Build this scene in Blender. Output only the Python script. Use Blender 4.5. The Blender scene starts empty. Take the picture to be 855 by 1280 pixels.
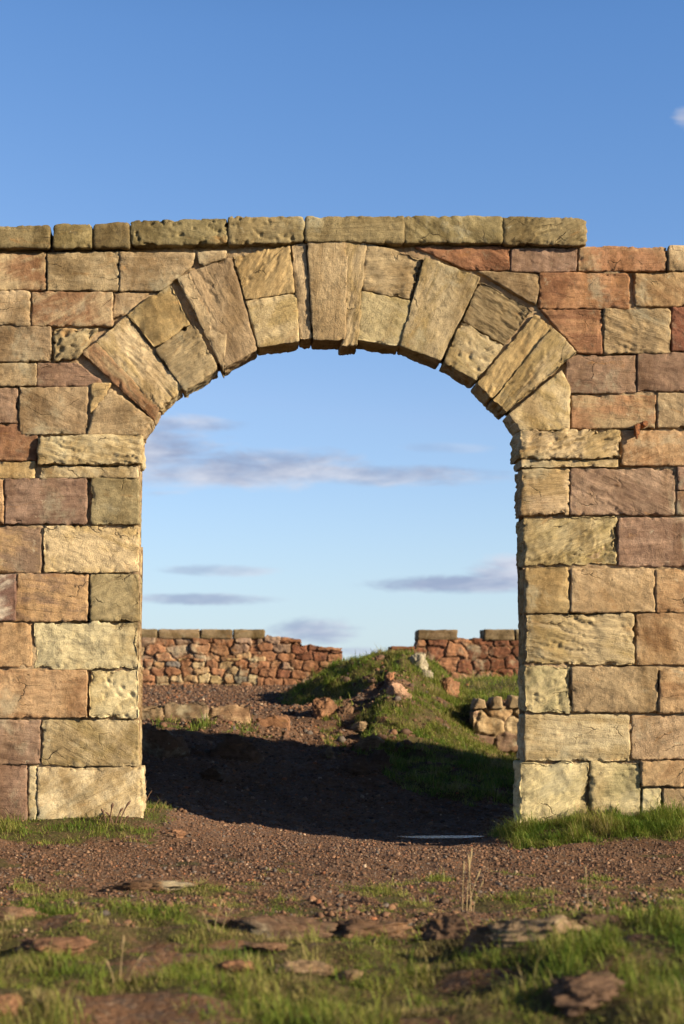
import bpy, bmesh, math, random
import numpy as np
from mathutils import Vector, Matrix

rng = np.random.default_rng(7)
random.seed(7)
SC = bpy.context.scene
COL = SC.collection

# ------------------------------------------------------------------ camera
F = 1880.0                                   # focal length in photo pixels (855 wide)
YAW, TILT = math.radians(3.86), math.atan(220 / F)
EYE = np.array([0.0, -11.0, 1.02])
FWD = np.array([math.sin(YAW) * math.cos(TILT), math.cos(YAW) * math.cos(TILT), math.sin(TILT)])
RGT = np.array([math.cos(YAW), -math.sin(YAW), 0.0])
UPV = np.cross(RGT, FWD)


def at(px, py, Y=0.0):
    """point of the vertical plane y = Y that is seen at a photo pixel"""
    d = FWD * F + RGT * (px - 427.5) + UPV * (640 - py)
    return EYE + d * ((Y - EYE[1]) / d[1])


def proj(P):
    q = P - EYE
    dz = q @ FWD
    return 427.5 + F * (q @ RGT) / dz, 640 - F * (q @ UPV) / dz


cam = bpy.data.cameras.new('camera')
cam.sensor_fit = 'HORIZONTAL'
cam.sensor_width = 24.0
cam.lens = F / 855 * 24.0
cam.clip_start, cam.clip_end = 0.1, 8000
cam.dof.use_dof = True
cam.dof.focus_distance = 11.1
cam.dof.aperture_fstop = 2.5
co = bpy.data.objects.new('camera', cam)
COL.objects.link(co)
co.matrix_world = Matrix(((RGT[0], UPV[0], -FWD[0], EYE[0]), (RGT[1], UPV[1], -FWD[1], EYE[1]),
                          (RGT[2], UPV[2], -FWD[2], EYE[2]), (0, 0, 0, 1)))
SC.camera = co

# ------------------------------------------------------------------ noise
_perm = np.random.default_rng(11).permutation(256)
_perm = np.concatenate([_perm, _perm, _perm])
_g = np.random.default_rng(12).normal(size=(256, 3))
_g /= np.linalg.norm(_g, axis=1)[:, None]


def perlin(p):
    p = np.asarray(p, float)
    i = np.floor(p).astype(np.int64)
    f = p - i
    i &= 255
    u = f * f * f * (f * (f * 6 - 15) + 10)
    out = 0
    for a in (0, 1):
        wa = u[:, 0] if a else 1 - u[:, 0]
        for b in (0, 1):
            wb = u[:, 1] if b else 1 - u[:, 1]
            for c in (0, 1):
                wc = u[:, 2] if c else 1 - u[:, 2]
                h = _perm[_perm[_perm[(i[:, 0] + a) & 255] + ((i[:, 1] + b) & 255)] + ((i[:, 2] + c) & 255)]
                g = _g[h]
                out = out + wa * wb * wc * (g[:, 0] * (f[:, 0] - a) + g[:, 1] * (f[:, 1] - b) + g[:, 2] * (f[:, 2] - c))
    return out * 1.5


def fbm(p, o=4, gain=.5):
    s, a = 0, 1.0
    for k in range(o):
        s = s + a * perlin(p * 2.03 ** k + 17.3 * k)
        a *= gain
    return s


def sm(a, b, x):
    t = np.clip((x - a) / (b - a), 0, 1)
    return t * t * (3 - 2 * t)


# ------------------------------------------------------------------ mesh helpers
class Acc:
    """collects quads (or triangles) with per-vertex attributes"""
    def __init__(s):
        s.v, s.f, s.at, s.n = [], [], {}, 0

    def add(s, v, f, **at):
        s.v.append(np.asarray(v, np.float32)); s.f.append(np.asarray(f, np.int64) + s.n)
        for k, a in at.items():
            a = np.asarray(a, np.float32)
            if a.ndim == 1 and len(a) == 3 and len(v) != 3:
                a = np.tile(a, (len(v), 1))
            s.at.setdefault(k, []).append(a)
        s.n += len(v)

    def build(s, name, mat, parent=None, smooth=True):
        v = np.concatenate(s.v); f = np.concatenate(s.f)
        if parent is not None:
            v = v - np.array(parent.location, np.float32)
        me = bpy.data.meshes.new(name)
        me.vertices.add(len(v)); me.vertices.foreach_set('co', v.ravel())
        k = f.shape[1]
        me.loops.add(f.size); me.loops.foreach_set('vertex_index', f.ravel().astype(np.int32))
        me.polygons.add(len(f)); me.polygons.foreach_set('loop_start', (np.arange(len(f)) * k).astype(np.int32))
        me.update(calc_edges=True)
        if smooth:
            me.polygons.foreach_set('use_smooth', np.ones(len(f), bool))
        for nm, arrs in s.at.items():
            a = np.concatenate(arrs)
            if a.ndim == 1:
                t = me.attributes.new(nm, 'FLOAT', 'POINT'); t.data.foreach_set('value', a)
            else:
                t = me.attributes.new(nm, 'FLOAT_VECTOR', 'POINT'); t.data.foreach_set('vector', a.ravel())
        me.materials.append(mat)
        o = bpy.data.objects.new(name, me)
        COL.objects.link(o)
        if parent is not None:
            o.parent = parent
        return o


def centre_origin(o, base=True):
    """put a one-mesh thing's origin at its base"""
    n = len(o.data.vertices); a = np.empty(n * 3, np.float32); o.data.vertices.foreach_get('co', a)
    a = a.reshape(-1, 3); c = (a.min(0) + a.max(0)) / 2; c[2] = a[:, 2].min()
    a -= c; o.data.vertices.foreach_set('co', a.ravel()); o.location = o.location + Vector(c.tolist()); o.data.update()


def tag(o, label=None, cat=None, group=None, kind=None):
    if label: o['label'] = label
    if cat: o['category'] = cat
    if group: o['group'] = group
    if kind: o['kind'] = kind
    return o


def empty(name, loc):
    o = bpy.data.objects.new(name, None); COL.objects.link(o)
    o.location = loc; o.empty_display_size = .3
    return o


# ------------------------------------------------------------------ materials
class NT:
    def __init__(s, mat_or_world):
        mat_or_world.use_nodes = True
        s.t = mat_or_world.node_tree; s.t.nodes.clear()

    def n(s, typ, **kw):
        x = s.t.nodes.new(typ)
        ins = kw.pop('ins', {})
        for k, v in kw.items(): setattr(x, k, v)
        for k, v in ins.items():
            if isinstance(v, bpy.types.NodeSocket): s.t.links.new(v, x.inputs[k])
            else: x.inputs[k].default_value = v
        return x

    def math(s, op, a, b=None, c=None, clamp=False):
        ins = {0: a}
        if b is not None: ins[1] = b
        if c is not None: ins[2] = c
        return s.n('ShaderNodeMath', operation=op, use_clamp=clamp, ins=ins).outputs[0]

    def noise(s, vec, scale, detail=4, rough=.55, dist=0.0):
        return s.n('ShaderNodeTexNoise', ins={'Vector': vec, 'Scale': scale, 'Detail': detail, 'Roughness': rough, 'Distortion': dist}).outputs[0]

    def mapr(s, v, a, b, c=0.0, d=1.0):
        return s.n('ShaderNodeMapRange', interpolation_type='SMOOTHSTEP', ins={0: v, 1: a, 2: b, 3: c, 4: d}).outputs[0]

    def mix(s, fac, a, b, blend='MIX'):
        m = s.n('ShaderNodeMix', data_type='RGBA', blend_type=blend)
        for k, v in ((0, fac), (6, a), (7, b)):
            if isinstance(v, bpy.types.NodeSocket): s.t.links.new(v, m.inputs[k])
            else: m.inputs[k].default_value = v if k == 0 else (*v[:3], 1)
        return m.outputs[2]

    def attr(s, name, out='Vector'):
        return s.n('ShaderNodeAttribute', attribute_name=name).outputs[out]

    def mapping(s, vec, scale=(1, 1, 1), loc=(0, 0, 0)):
        return s.n('ShaderNodeMapping', ins={'Vector': vec, 'Scale': scale, 'Location': loc}).outputs[0]


def new_mat(name):
    m = bpy.data.materials.new(name)
    return m, NT(m)


def surf(t, bsdf):
    t.n('ShaderNodeOutputMaterial', ins={'Surface': bsdf})


def stone_material(name, bump=.5, grain=60):
    m, t = new_mat(name)
    bed = t.attr('bed'); c1 = t.attr('colour'); c2 = t.attr('second_colour')
    rel = t.attr('relief', 'Fac')
    strat = t.noise(t.mapping(bed, (1.3, 1.3, 6)), 1.5, 6, .62, .5)
    blot = t.noise(bed, 2.3, 6, .62, .6)
    s = t.math('ADD', t.math('MULTIPLY', strat, .5), t.math('MULTIPLY', blot, .5))
    col = t.mix(t.mapr(s, .45, .58), c1, c2)
    iso = t.noise(bed, 17, 7, .72, .3)
    lam = t.noise(t.mapping(bed, (1, 1, 6)), 13, 6, .7, .25)
    fine = t.math('ADD', iso, t.math('MULTIPLY', t.math('SUBTRACT', lam, iso), t.math('MULTIPLY_ADD', rel, .6, .15)))
    col = t.mix(1.0, col, t.n('ShaderNodeCombineColor', ins={0: t.mapr(fine, .28, .72, .66, 1.25), 1: t.mapr(fine, .28, .72, .66, 1.23), 2: t.mapr(fine, .28, .72, .66, 1.18)}).outputs[0], 'MULTIPLY')
    gr = t.noise(bed, grain * 2.2, 3, .7)
    col = t.mix(1.0, col, t.n('ShaderNodeCombineColor', ins={0: t.mapr(gr, .25, .75, .84, 1.14), 1: t.mapr(gr, .25, .75, .84, 1.14), 2: t.mapr(gr, .25, .75, .84, 1.14)}).outputs[0], 'MULTIPLY')
    # dark lichen and soot blotches, iron staining, pale lichen
    dk = t.noise(bed, 7.5, 6, .72, .6)
    col = t.mix(t.mapr(dk, .58, .72, 0, .6), col, (.085, .062, .04))
    iron = t.noise(t.mapping(bed, (1, 1, 2.5)), 3.1, 5, .65, .9)
    col = t.mix(t.mapr(iron, .60, .75, 0, .45), col, (.33, .155, .045))
    li = t.noise(bed, 11, 5, .7, .3)
    col = t.mix(t.mapr(li, .645, .72, 0, .45), col, (.50, .46, .33))
    stk = t.attr('streak', 'Fac')
    lm = t.noise(t.mapping(bed, (.7, .7, 17), (3, 1, 9)), 2.6, 4, .62, .35)
    col = t.mix(t.math('MULTIPLY', t.mapr(lm, .52, .70), t.math('MULTIPLY', stk, .46)), col, t.mix(1.0, col, (.50, .42, .38), 'MULTIPLY'))
    lm2 = t.noise(t.mapping(bed, (.7, .7, 13), (13, 5, 2)), 2.2, 4, .6, .3)
    col = t.mix(t.math('MULTIPLY', t.mapr(lm2, .56, .72), t.math('MULTIPLY', stk, .4)), col, t.mix(1.0, col, (1.32, 1.25, 1.15), 'MULTIPLY'))
    wv = t.n('ShaderNodeVectorMath', operation='ADD', ins={0: t.mapping(bed, (1, 1, 2.2)), 1: t.n('ShaderNodeVectorMath', operation='SCALE', ins={0: t.n('ShaderNodeTexNoise', ins={'Vector': bed, 'Scale': 7.0, 'Detail': 4}).outputs['Color'], 'Scale': .25}).outputs[0]}).outputs[0]
    ck = t.n('ShaderNodeTexVoronoi', feature='DISTANCE_TO_EDGE', ins={'Vector': wv, 'Scale': 2.6}).outputs[0]
    cmask = t.mapr(t.noise(bed, 3.7, 2), .56, .66)
    crack = t.math('MULTIPLY', t.mapr(ck, .004, .016, 1.0, 0.0), cmask)
    col = t.mix(t.math('MULTIPLY', crack, .75), col, (.05, .034, .022))
    gp = t.n('ShaderNodeNewGeometry').outputs['Position']
    st1 = t.noise(t.mapping(gp, (2.2, 2.2, .9)), 1.0, 7, .68, .5)
    col = t.mix(t.mapr(st1, .46, .64, 0, .78), col, t.mix(1.0, col, (.56, .50, .42), 'MULTIPLY'))
    st2 = t.noise(t.mapping(gp, (1.5, 1.5, 1.5), (4, 9, 2)), 1.4, 7, .7, .4)
    col = t.mix(t.mapr(st2, .54, .68, 0, .5), col, (.36, .325, .225))
    st3 = t.noise(t.mapping(gp, (3, 3, 3), (14, 2, 7)), 3.0, 7, .75, .4)
    col = t.mix(t.mapr(st3, .58, .68, 0, .6), col, (.095, .075, .05))
    pit = t.n('ShaderNodeTexVoronoi', ins={'Vector': bed, 'Scale': 46, 'Randomness': 1}).outputs[0]
    h = t.math('ADD', t.math('MULTIPLY', fine, 1.0), t.math('MULTIPLY', gr, .35))
    h = t.math('ADD', h, t.math('MULTIPLY', t.mapr(pit, .0, .22), .22))
    h = t.math('SUBTRACT', h, t.math('MULTIPLY', crack, .8))
    h = t.math('SUBTRACT', h, t.math('MULTIPLY', t.mapr(lm, .52, .70), t.math('MULTIPLY', stk, .22)))
    bp = t.n('ShaderNodeBump', ins={'Strength': bump, 'Distance': .014, 'Height': h})
    b = t.n('ShaderNodeBsdfPrincipled', ins={'Base Color': col, 'Roughness': .92, 'Specular IOR Level': .15, 'Normal': bp.outputs[0]})
    surf(t, b.outputs[0])
    return m


M_STONE = stone_material('weathered_sandstone', .85)
M_RUBBLE = stone_material('red_rubble', .8, 40)


def mortar_material():
    m, t = new_mat('lime_mortar')
    g = t.n('ShaderNodeNewGeometry').outputs['Position']
    a = t.noise(g, 5, 5, .65); b = t.noise(g, 70, 4, .7)
    col = t.mix(t.mapr(a, .35, .65), (.24, .165, .095), (.37, .275, .165))
    col = t.mix(t.mapr(b, .45, .75, 0, .6), col, (.20, .10, .06))
    bp = t.n('ShaderNodeBump', ins={'Strength': .8, 'Distance': .01, 'Height': b})
    surf(t, t.n('ShaderNodeBsdfPrincipled', ins={'Base Color': col, 'Roughness': .95, 'Specular IOR Level': .1, 'Normal': bp.outputs[0]}).outputs[0])
    return m


M_MORTAR = mortar_material()


def ground_material():
    m, t = new_mat('earth_and_gravel')
    g = t.n('ShaderNodeNewGeometry').outputs['Position']
    gm = t.attr('turf', 'Fac')
    a = t.noise(g, 1.3, 6, .65, .3); b = t.noise(g, 17, 6, .7); c = t.noise(g, 90, 3, .7)
    col = t.mix(t.mapr(a, .35, .65), (.105, .055, .032), (.165, .088, .050))
    col = t.mix(t.mapr(b, .48, .72, 0, .75), col, (.050, .030, .020))
    vor = t.n('ShaderNodeTexVoronoi', ins={'Vector': g, 'Scale': 38, 'Randomness': 1})
    vc = t.n('ShaderNodeSeparateColor', ins={0: vor.outputs['Color']})
    col = t.mix(t.mapr(vc.outputs[0], .6, .95, 0, .6), col, (.18, .12, .085))
    col = t.mix(t.mapr(vc.outputs[1], .8, .98, 0, .55), col, (.075, .066, .060))
    turf = t.mix(t.mapr(b, .4, .65), (.065, .058, .020), (.10, .068, .034))
    col = t.mix(t.mapr(t.math('ADD', gm, t.math('MULTIPLY', t.math('SUBTRACT', b, .5), .8)), .35, .65), col, turf)
    h = t.math('ADD', t.math('MULTIPLY', b, 1.0), t.math('MULTIPLY', c, .5))
    h = t.math('SUBTRACT', h, t.math('MULTIPLY', vor.outputs[0], .5))
    bp = t.n('ShaderNodeBump', ins={'Strength': .8, 'Distance': .02, 'Height': h})
    surf(t, t.n('ShaderNodeBsdfPrincipled', ins={'Base Color': col, 'Roughness': .93, 'Specular IOR Level': .15, 'Normal': bp.outputs[0]}).outputs[0])
    return m


M_GROUND = ground_material()


def blade_material(name, transl=.35):
    m, t = new_mat(name)
    c = t.attr('colour')
    d = t.n('ShaderNodeBsdfPrincipled', ins={'Base Color': c, 'Roughness': .6, 'Specular IOR Level': .25})
    tr = t.n('ShaderNodeBsdfTranslucent', ins={'Color': c})
    surf(t, t.n('ShaderNodeMixShader', ins={0: transl, 1: d.outputs[0], 2: tr.outputs[0]}).outputs[0])
    return m


M_GRASS = blade_material('grass_blades')
M_STALK = blade_material('dry_stalks', .15)


def pebble_material():
    m, t = new_mat('pebble_stone')
    c = t.attr('colour'); g = t.n('ShaderNodeNewGeometry').outputs['Position']
    n = t.noise(g, 120, 3, .6)
    col = t.mix(1.0, c, t.n('ShaderNodeCombineColor', ins={0: t.mapr(n, .3, .7, .75, 1.2), 1: t.mapr(n, .3, .7, .75, 1.2), 2: t.mapr(n, .3, .7, .75, 1.2)}).outputs[0], 'MULTIPLY')
    surf(t, t.n('ShaderNodeBsdfPrincipled', ins={'Base Color': col, 'Roughness': .8, 'Specular IOR Level': .3}).outputs[0])
    return m


M_PEBBLE = pebble_material()


def rust_material():
    m, t = new_mat('rusted_iron')
    g = t.n('ShaderNodeNewGeometry').outputs['Position']
    n = t.noise(g, 60, 5, .7)
    col = t.mix(t.mapr(n, .35, .65), (.10, .035, .015), (.33, .12, .035))
    bp = t.n('ShaderNodeBump', ins={'Strength': .7, 'Distance': .005, 'Height': n})
    surf(t, t.n('ShaderNodeBsdfPrincipled', ins={'Base Color': col, 'Roughness': .85, 'Normal': bp.outputs[0]}).outputs[0])
    return m


M_RUST = rust_material()


def water_material():
    m, t = new_mat('puddle_water')
    g = t.n('ShaderNodeNewGeometry').outputs['Position']
    bp = t.n('ShaderNodeBump', ins={'Strength': .6, 'Distance': .012, 'Height': t.noise(g, 22, 3)})
    surf(t, t.n('ShaderNodeBsdfPrincipled', ins={'Base Color': (.03, .025, .02, 1), 'Roughness': .03, 'IOR': 1.33, 'Normal': bp.outputs[0]}).outputs[0])
    return m


M_WATER = water_material()

# ------------------------------------------------------------------ stone blocks
PAL = dict(
    Y=((.42, .325, .195), (.36, .265, .13)), C=((.50, .41, .255), (.42, .32, .17)), B=((.40, .30, .185), (.33, .235, .135)),
    T=((.35, .255, .155), (.285, .20, .12)), G=((.305, .24, .138), (.245, .185, .10)), P=((.305, .205, .148), (.22, .138, .098)),
    M=((.235, .15, .105), (.185, .112, .078)), R=((.33, .185, .105), (.24, .12, .07)), O=((.395, .265, .15), (.305, .18, .095)),
    BR=((.44, .325, .195), (.29, .155, .085)), RB=((.32, .175, .10), (.42, .30, .18)), OY=((.40, .285, .145), (.34, .245, .125)),
    OP=((.41, .265, .14), (.26, .17, .12)), W=((.50, .43, .34), (.22, .13, .10)), K=((.16, .14, .13), (.13, .11, .10)),
    CG=((.46, .38, .22), (.31, .27, .15)), RD=((.20, .085, .05), (.15, .068, .043)), RO=((.28, .14, .078), (.21, .10, .056)))


def coons(c, mids):
    """c: TL TR BR BL in (x,z); mids: {'t','r','b','l': [points]} ; returns mapping (s,t)->(x,z) with t downwards"""
    TL, TR, BR, BL = [np.asarray(p, float) for p in c]

    def edge(a, b, m):
        pts = np.array([a] + [np.asarray(q, float) for q in m] + [b])
        L = np.concatenate([[0], np.cumsum(np.linalg.norm(np.diff(pts, axis=0), axis=1))])
        ln = L[-1]; L = L / max(ln, 1e-6)
        return (lambda u: np.stack([np.interp(u, L, pts[:, 0]), np.interp(u, L, pts[:, 1])], 1)), ln
    et, lt = edge(TL, TR, mids.get('t', [])); eb, lb = edge(BL, BR, mids.get('b', []))
    el, ll = edge(TL, BL, mids.get('l', [])); er, lr = edge(TR, BR, mids.get('r', []))

    def f(s, t):
        sc, tc = np.clip(s, 0, 1), np.clip(t, 0, 1)
        S, T = sc[:, None], tc[:, None]
        p = (1 - T) * et(sc) + T * eb(sc) + (1 - S) * el(tc) + S * er(tc)
        p -= (1 - S) * (1 - T) * TL + S * (1 - T) * TR + (1 - S) * T * BL + S * T * BR
        p += (s - sc)[:, None] * ((TR - TL) * (1 - T) + (BR - BL) * T) + (t - tc)[:, None] * ((BL - TL) * (1 - S) + (BR - TR) * S)
        return p
    return f, (lt + lb) / 2, (ll + lr) / 2


def block(acc, corners, y0, y1, col='B', mids=None, res=.0105, rad=.008, rough=.007, bedamp=.004, ang=None, edge=.008, pits=0.0, jit=.08, resw=.05, grow=.0045):
    mids = mids or {}
    fmap, W, H = coons(corners, mids)
    T = y1 - y0
    if ang is None: ang = rng.normal(0, .10) if rng.random() < .6 else rng.choice([-1, 1]) * rng.uniform(.25, .65)
    streak = rng.uniform(.05, .75)
    nu, nv, nw = max(3, int(W / res)), max(3, int(H / res)), max(3, int(T / resw))
    idx = -np.ones((nu + 1, nv + 1, nw + 1), np.int64)
    sel = np.zeros(idx.shape, bool)
    sel[0], sel[-1], sel[:, 0], sel[:, -1], sel[:, :, 0], sel[:, :, -1] = (True,) * 6
    I = np.argwhere(sel); idx[sel] = np.arange(len(I))
    dim = np.array([W, H, T])
    k = I / np.array([nu, nv, nw])
    # near the faces the depth rows are packed, so that the arrises are round
    w = k[:, 2]; kk = np.where(w < .5, .5 * (2 * w) ** 1.6, 1 - .5 * (2 - 2 * w) ** 1.6)
    k[:, 2] = kk
    q = k * dim
    off = rng.uniform(-50, 50, 3)
    p0 = fmap(k[:, 0], k[:, 1])
    P0 = np.stack([p0[:, 0], y0 + q[:, 2], p0[:, 1]], 1)
    rr = rad * (0.8 + .9 * np.clip(perlin(P0 * 5 + off), -.7, 1))
    rr = np.minimum(rr, .45 * min(W, H, T))[:, None]
    inner = np.minimum(np.maximum(q, rr), dim - rr)
    d = q - inner; L = np.linalg.norm(d, axis=1)[:, None]; L[L == 0] = 1
    nrm = d / L
    q = inner + nrm * rr
    ca, sa = math.cos(ang), math.sin(ang)
    bx = P0[:, 0] * ca + P0[:, 2] * sa; bz = -P0[:, 0] * sa + P0[:, 2] * ca
    B = np.stack([bx, P0[:, 1], bz], 1) + off
    lay = fbm(B * np.array([2.4, 2.4, 13]) + .5 * perlin(B * 4)[:, None], 5, .62)
    rid = -np.abs(fbm(B * np.array([2.2, 2.2, 16]) + .6 * perlin(B * 5)[:, None] + 9, 3, .6)) * sm(-.15, .35, perlin(B * 3.3 + 4))
    big = fbm(B * 4.2, 3, .5)
    fin = fbm(B * 22, 3, .6)
    tt = B[:, 2] / .05 + 1.3 * fbm(B * np.array([3.0, 3, 4]) + 3, 4, .6)
    ft = np.floor(tt).astype(int); la = ((ft * 7919) % 97) / 97.0
    ledge = (tt - ft) * (.25 + la) * sm(-.25, .3, perlin(B * 2.7 + 8))
    # how near the vertex is to the block's edge: chips bite there
    em = np.minimum(np.minimum(k[:, 0], 1 - k[:, 0]) * W, np.minimum(k[:, 1], 1 - k[:, 1]) * H)
    chip = np.clip(fbm(P0 * 11 + off[::-1], 4, .65) - .05, 0, None) * np.exp(-(em / .022) ** 2)
    dsp = rough * (big - .25) * .9 + bedamp * (lay * .5 + rid * 1.1 - ledge * 1.25 + .3) + .0022 * fin - edge * 2.8 * chip
    if pits:
        pv = fbm(B * np.array([17, 17, 22.0]), 2, .6)
        dsp -= pits * np.clip(pv - .25, 0, .5)
    dsp = np.minimum(dsp, .014)
    q = q + nrm * dsp[:, None]
    q[:, :2] += nrm[:, :2] * grow
    # wobble of the joints
    wob = np.stack([fbm(P0 * 9 + off + 31, 4, .6), fbm(P0 * 9 + off + 77, 4, .6)], 1) * edge * .7
    p = fmap(q[:, 0] / W, q[:, 1] / H) + wob * np.exp(-(em / .05) ** 2)[:, None]
    V = np.stack([p[:, 0], y0 + q[:, 2], p[:, 1]], 1)
    faces = []
    cen = V.mean(0)
    for g in (idx[0], idx[-1], idx[:, 0], idx[:, -1], idx[:, :, 0], idx[:, :, -1]):
        fq = np.stack([g[:-1, :-1], g[1:, :-1], g[1:, 1:], g[:-1, 1:]], -1).reshape(-1, 4)
        m = fq[len(fq) // 2]
        nn = np.cross(V[m[1]] - V[m[0]], V[m[3]] - V[m[0]])
        if nn @ (V[m].mean(0) - cen) < 0: fq = fq[:, ::-1]
        faces.append(fq)
    c1, c2 = PAL[col] if isinstance(col, str) else col
    vv = 1 + rng.normal(0, jit); hh = rng.normal(0, .014, 3)
    c1 = np.clip(np.array(c1) * vv * (1 + hh), .01, .8); c2 = np.clip(np.array(c2) * .86 * vv * (1 + hh), .01, .8)
    acc.add(V, np.concatenate(faces), colour=c1, second_colour=c2, bed=B, streak=np.full(len(V), streak), relief=np.full(len(V), min(1.0, max(0.0, (bedamp - .003) / .014))))


# ------------------------------------------------------------------ the arched wall
T = .30
def P2(px, py):
    a = at(px, py, 0.0); return (a[0], a[2])


def rect(x0, y0, x1, y1):
    return [(x0, y0), (x1, y0), (x1, y1), (x0, y1)]


arch_wall = empty('stone_archway', (.72, T / 2, 0))
tag(arch_wall, 'tall ruined sandstone wall pierced by one wide round arch', 'archway')


def px_block(acc, pts, col, mids=None, y0=0.0, y1=T, **kw):
    m = {k: [P2(*p) for p in v] for k, v in (mids or {}).items()}
    block(acc, [P2(*p) for p in pts], y0, y1, col, m, **kw)


def part(name, pts, col, mids=None, label=None, **kw):
    a = Acc(); px_block(a, pts, col, mids, **kw)
    o = a.build(name, M_STONE, arch_wall)
    if label: o['label'] = label
    return o


XE_L, XE_R = -420, 855          # the wall goes on outside the frame
GR = dict(bedamp=.012, rough=.014)
SMO = dict(bedamp=.002, rough=.006)
# -- coursed ashlar (surface pattern of one part)
ash, ash_r = Acc(), Acc()      # one on each side of the opening
LEFT = [
    (rect(-52, 317, 57, 362), 'BR', {}), (rect(59, 315, 148, 363), 'B', {}),
    ([(150, 316), (243, 317), (201, 363), (150, 363)], 'B', dict(grow=.014, mids={'r': [(240, 331)]})),
    ([(245, 315), (284, 313), (282, 322), (249, 333)], 'B', {}),
    (rect(-48, 364, 37, 407), 'B', {}), (rect(39, 365, 140, 407), 'BR', {}),
    ([(143, 366), (184, 367), (159, 392), (141, 396)], 'T', dict(grow=.014)),
    (rect(-60, 408, 64, 452), 'T', {}), ([(68, 411), (122, 411), (97, 447), (67, 451)], 'G', dict(grow=.016, pits=.06, rough=.02)),
    (rect(-30, 454, 45, 482), 'T', {}), ([(46, 453), (97, 454), (126, 482), (46, 482)], 'M', dict(grow=.012, mids={'r': [(124, 473)]})),
    (rect(-40, 485, 22, 528), 'P', {}), (rect(24, 484, 109, 543), 'T', {}),
    ([(113, 480), (138, 479), (131, 499), (113, 515)], 'OY', {}), ([(138, 487), (190, 525), (178, 543), (110, 543)], 'T', dict(grow=.014, mids={'l': [(120, 509)]})),
    (rect(-60, 530, 46, 575), 'R', SMO), (rect(-60, 577, 43, 598), 'OY', {}),
    (rect(-70, 600, 4, 655), 'O', {}), (rect(6, 598, 108, 655), 'P', {}),
    (rect(-62, 658, 51, 716), 'OP', {}), (rect(-80, 718, 19, 776), 'W', {}), ([(22, 717), (110, 718), (109, 776), (17, 777)], 'OP', {}),
    (rect(-70, 779, 40, 834), 'O', {}), (rect(-20, 837, 109, 897), 'O', {}),
    (rect(-60, 900, 50, 955), 'P', {}), (rect(-60, 957, 33, 1070), 'M', {}), (rect(35, 959, 45, 1070), 'C', {}),
]
RIGHT = [
    ([(521, 308), (637, 309), (637, 337), (584, 337)], 'RO', dict(grow=.014)), (rect(639, 310, 722, 339), 'P', {}), (rect(724, 308, 834, 338), 'RB', {}),
    (rect(836, 307, 930, 338), 'B', {}),
    ([(600, 339), (676, 343), (670, 379), (660, 376)], 'T', dict(grow=.016)), (rect(674, 341, 787, 385), 'R', {}), (rect(794, 341, 905, 382), 'O', {}),
    ([(677, 387), (751, 388), (752, 441), (722, 440)], 'R', dict(grow=.012)), (rect(755, 387, 838, 441), 'T', GR), (rect(840, 384, 930, 438), 'RD', {}),
    (rect(707, 444, 795, 491), 'M', {}), (rect(797, 441, 900, 489), 'M', {}),
    (rect(714, 494, 820, 535), 'RB', {}), (rect(822, 491, 930, 534), 'T', {}),
    (rect(777, 538, 905, 582), 'O', {}),
    (rect(713, 586, 844, 643), 'P', dict(ang=-.42, bedamp=.009)), (rect(847, 584, 940, 612), 'P', {}), (rect(846, 614, 930, 643), 'P', {}),
    (rect(773, 647, 905, 708), 'P', SMO), (rect(714, 711, 818, 765), 'B', SMO), (rect(820, 712, 925, 765), 'O', {}),
    (rect(795, 767, 905, 831), 'O', dict(ang=-.3)), (rect(715, 834, 822, 890), 'T', SMO), (rect(824, 837, 940, 891), 'O', {}),
    (rect(790, 895, 905, 949), 'T', SMO), (rect(802, 952, 905, 983), 'O', {}), (rect(803, 986, 827, 1070), 'CG', {}), (rect(829, 986, 930, 1070), 'T', {}),
]
for i_, (pts, col, kw) in enumerate(LEFT + RIGHT):
    px_block(ash if i_ < len(LEFT) else ash_r, pts, col, y0=rng.uniform(-.012, .012), **{**dict(rad=.008, grow=.007), **kw})
# -- the courses go on beyond both sides of the frame
zt = lambda py, px: P2(px, py)[1]
rowsR = [(308, 339), (341, 384), (386, 440), (442, 491), (492, 536), (538, 583), (585, 643), (646, 708), (710, 765), (767, 831), (833, 892), (894, 950), (952, 1070)]
rowsL = [(316, 363), (364, 407), (408, 452), (454, 482), (484, 529), (530, 598), (599, 656), (657, 717), (718, 777), (778, 836), (837, 898), (899, 957), (958, 1070)]
endR = {0: 930, 1: 905, 2: 930, 3: 900, 4: 930, 5: 905, 6: 940, 7: 905, 8: 925, 9: 905, 10: 940, 11: 905, 12: 930}
endL = {0: -52, 1: -48, 2: -60, 3: -30, 4: -40, 5: -60, 6: -70, 7: -62, 8: -80, 9: -70, 10: -20, 11: -60, 12: -60}
cols = ['B', 'T', 'P', 'O', 'R', 'M', 'RB', 'OP', 'BR']
for k, (a, b) in enumerate(rowsR):
    z1, z0 = zt(a, 880), zt(b, 880); x = P2(endR[k] + 2, (a + b) / 2)[0]
    while x < 18.5:
        w = rng.uniform(.45, .85); ztop = z1 + (rng.uniform(-.05, .03) - .05 * max(0, x - 9) if k == 0 else 0)
        block(ash_r, [(x, ztop), (x + w, ztop), (x + w, z0), (x, z0)], rng.uniform(-.012, .012), T, random.choice(cols), res=.05, rad=.022, resw=.1)
        x += w + .014
for k, (a, b) in enumerate(rowsL):
    z1, z0 = zt(a, 0), zt(b, 0); x = P2(endL[k] - 2, (a + b) / 2)[0]
    while x > -7:
        w = rng.uniform(.45, .85)
        block(ash, [(x - w, z1), (x, z1), (x, z0), (x - w, z0)], rng.uniform(-.012, .012), T, random.choice(cols), res=.035, rad=.022, resw=.1)
        x -= w + .014
ash.build('coursed_masonry', M_STONE, arch_wall)
ash_r.build('coursed_masonry', M_STONE, arch_wall)

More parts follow.
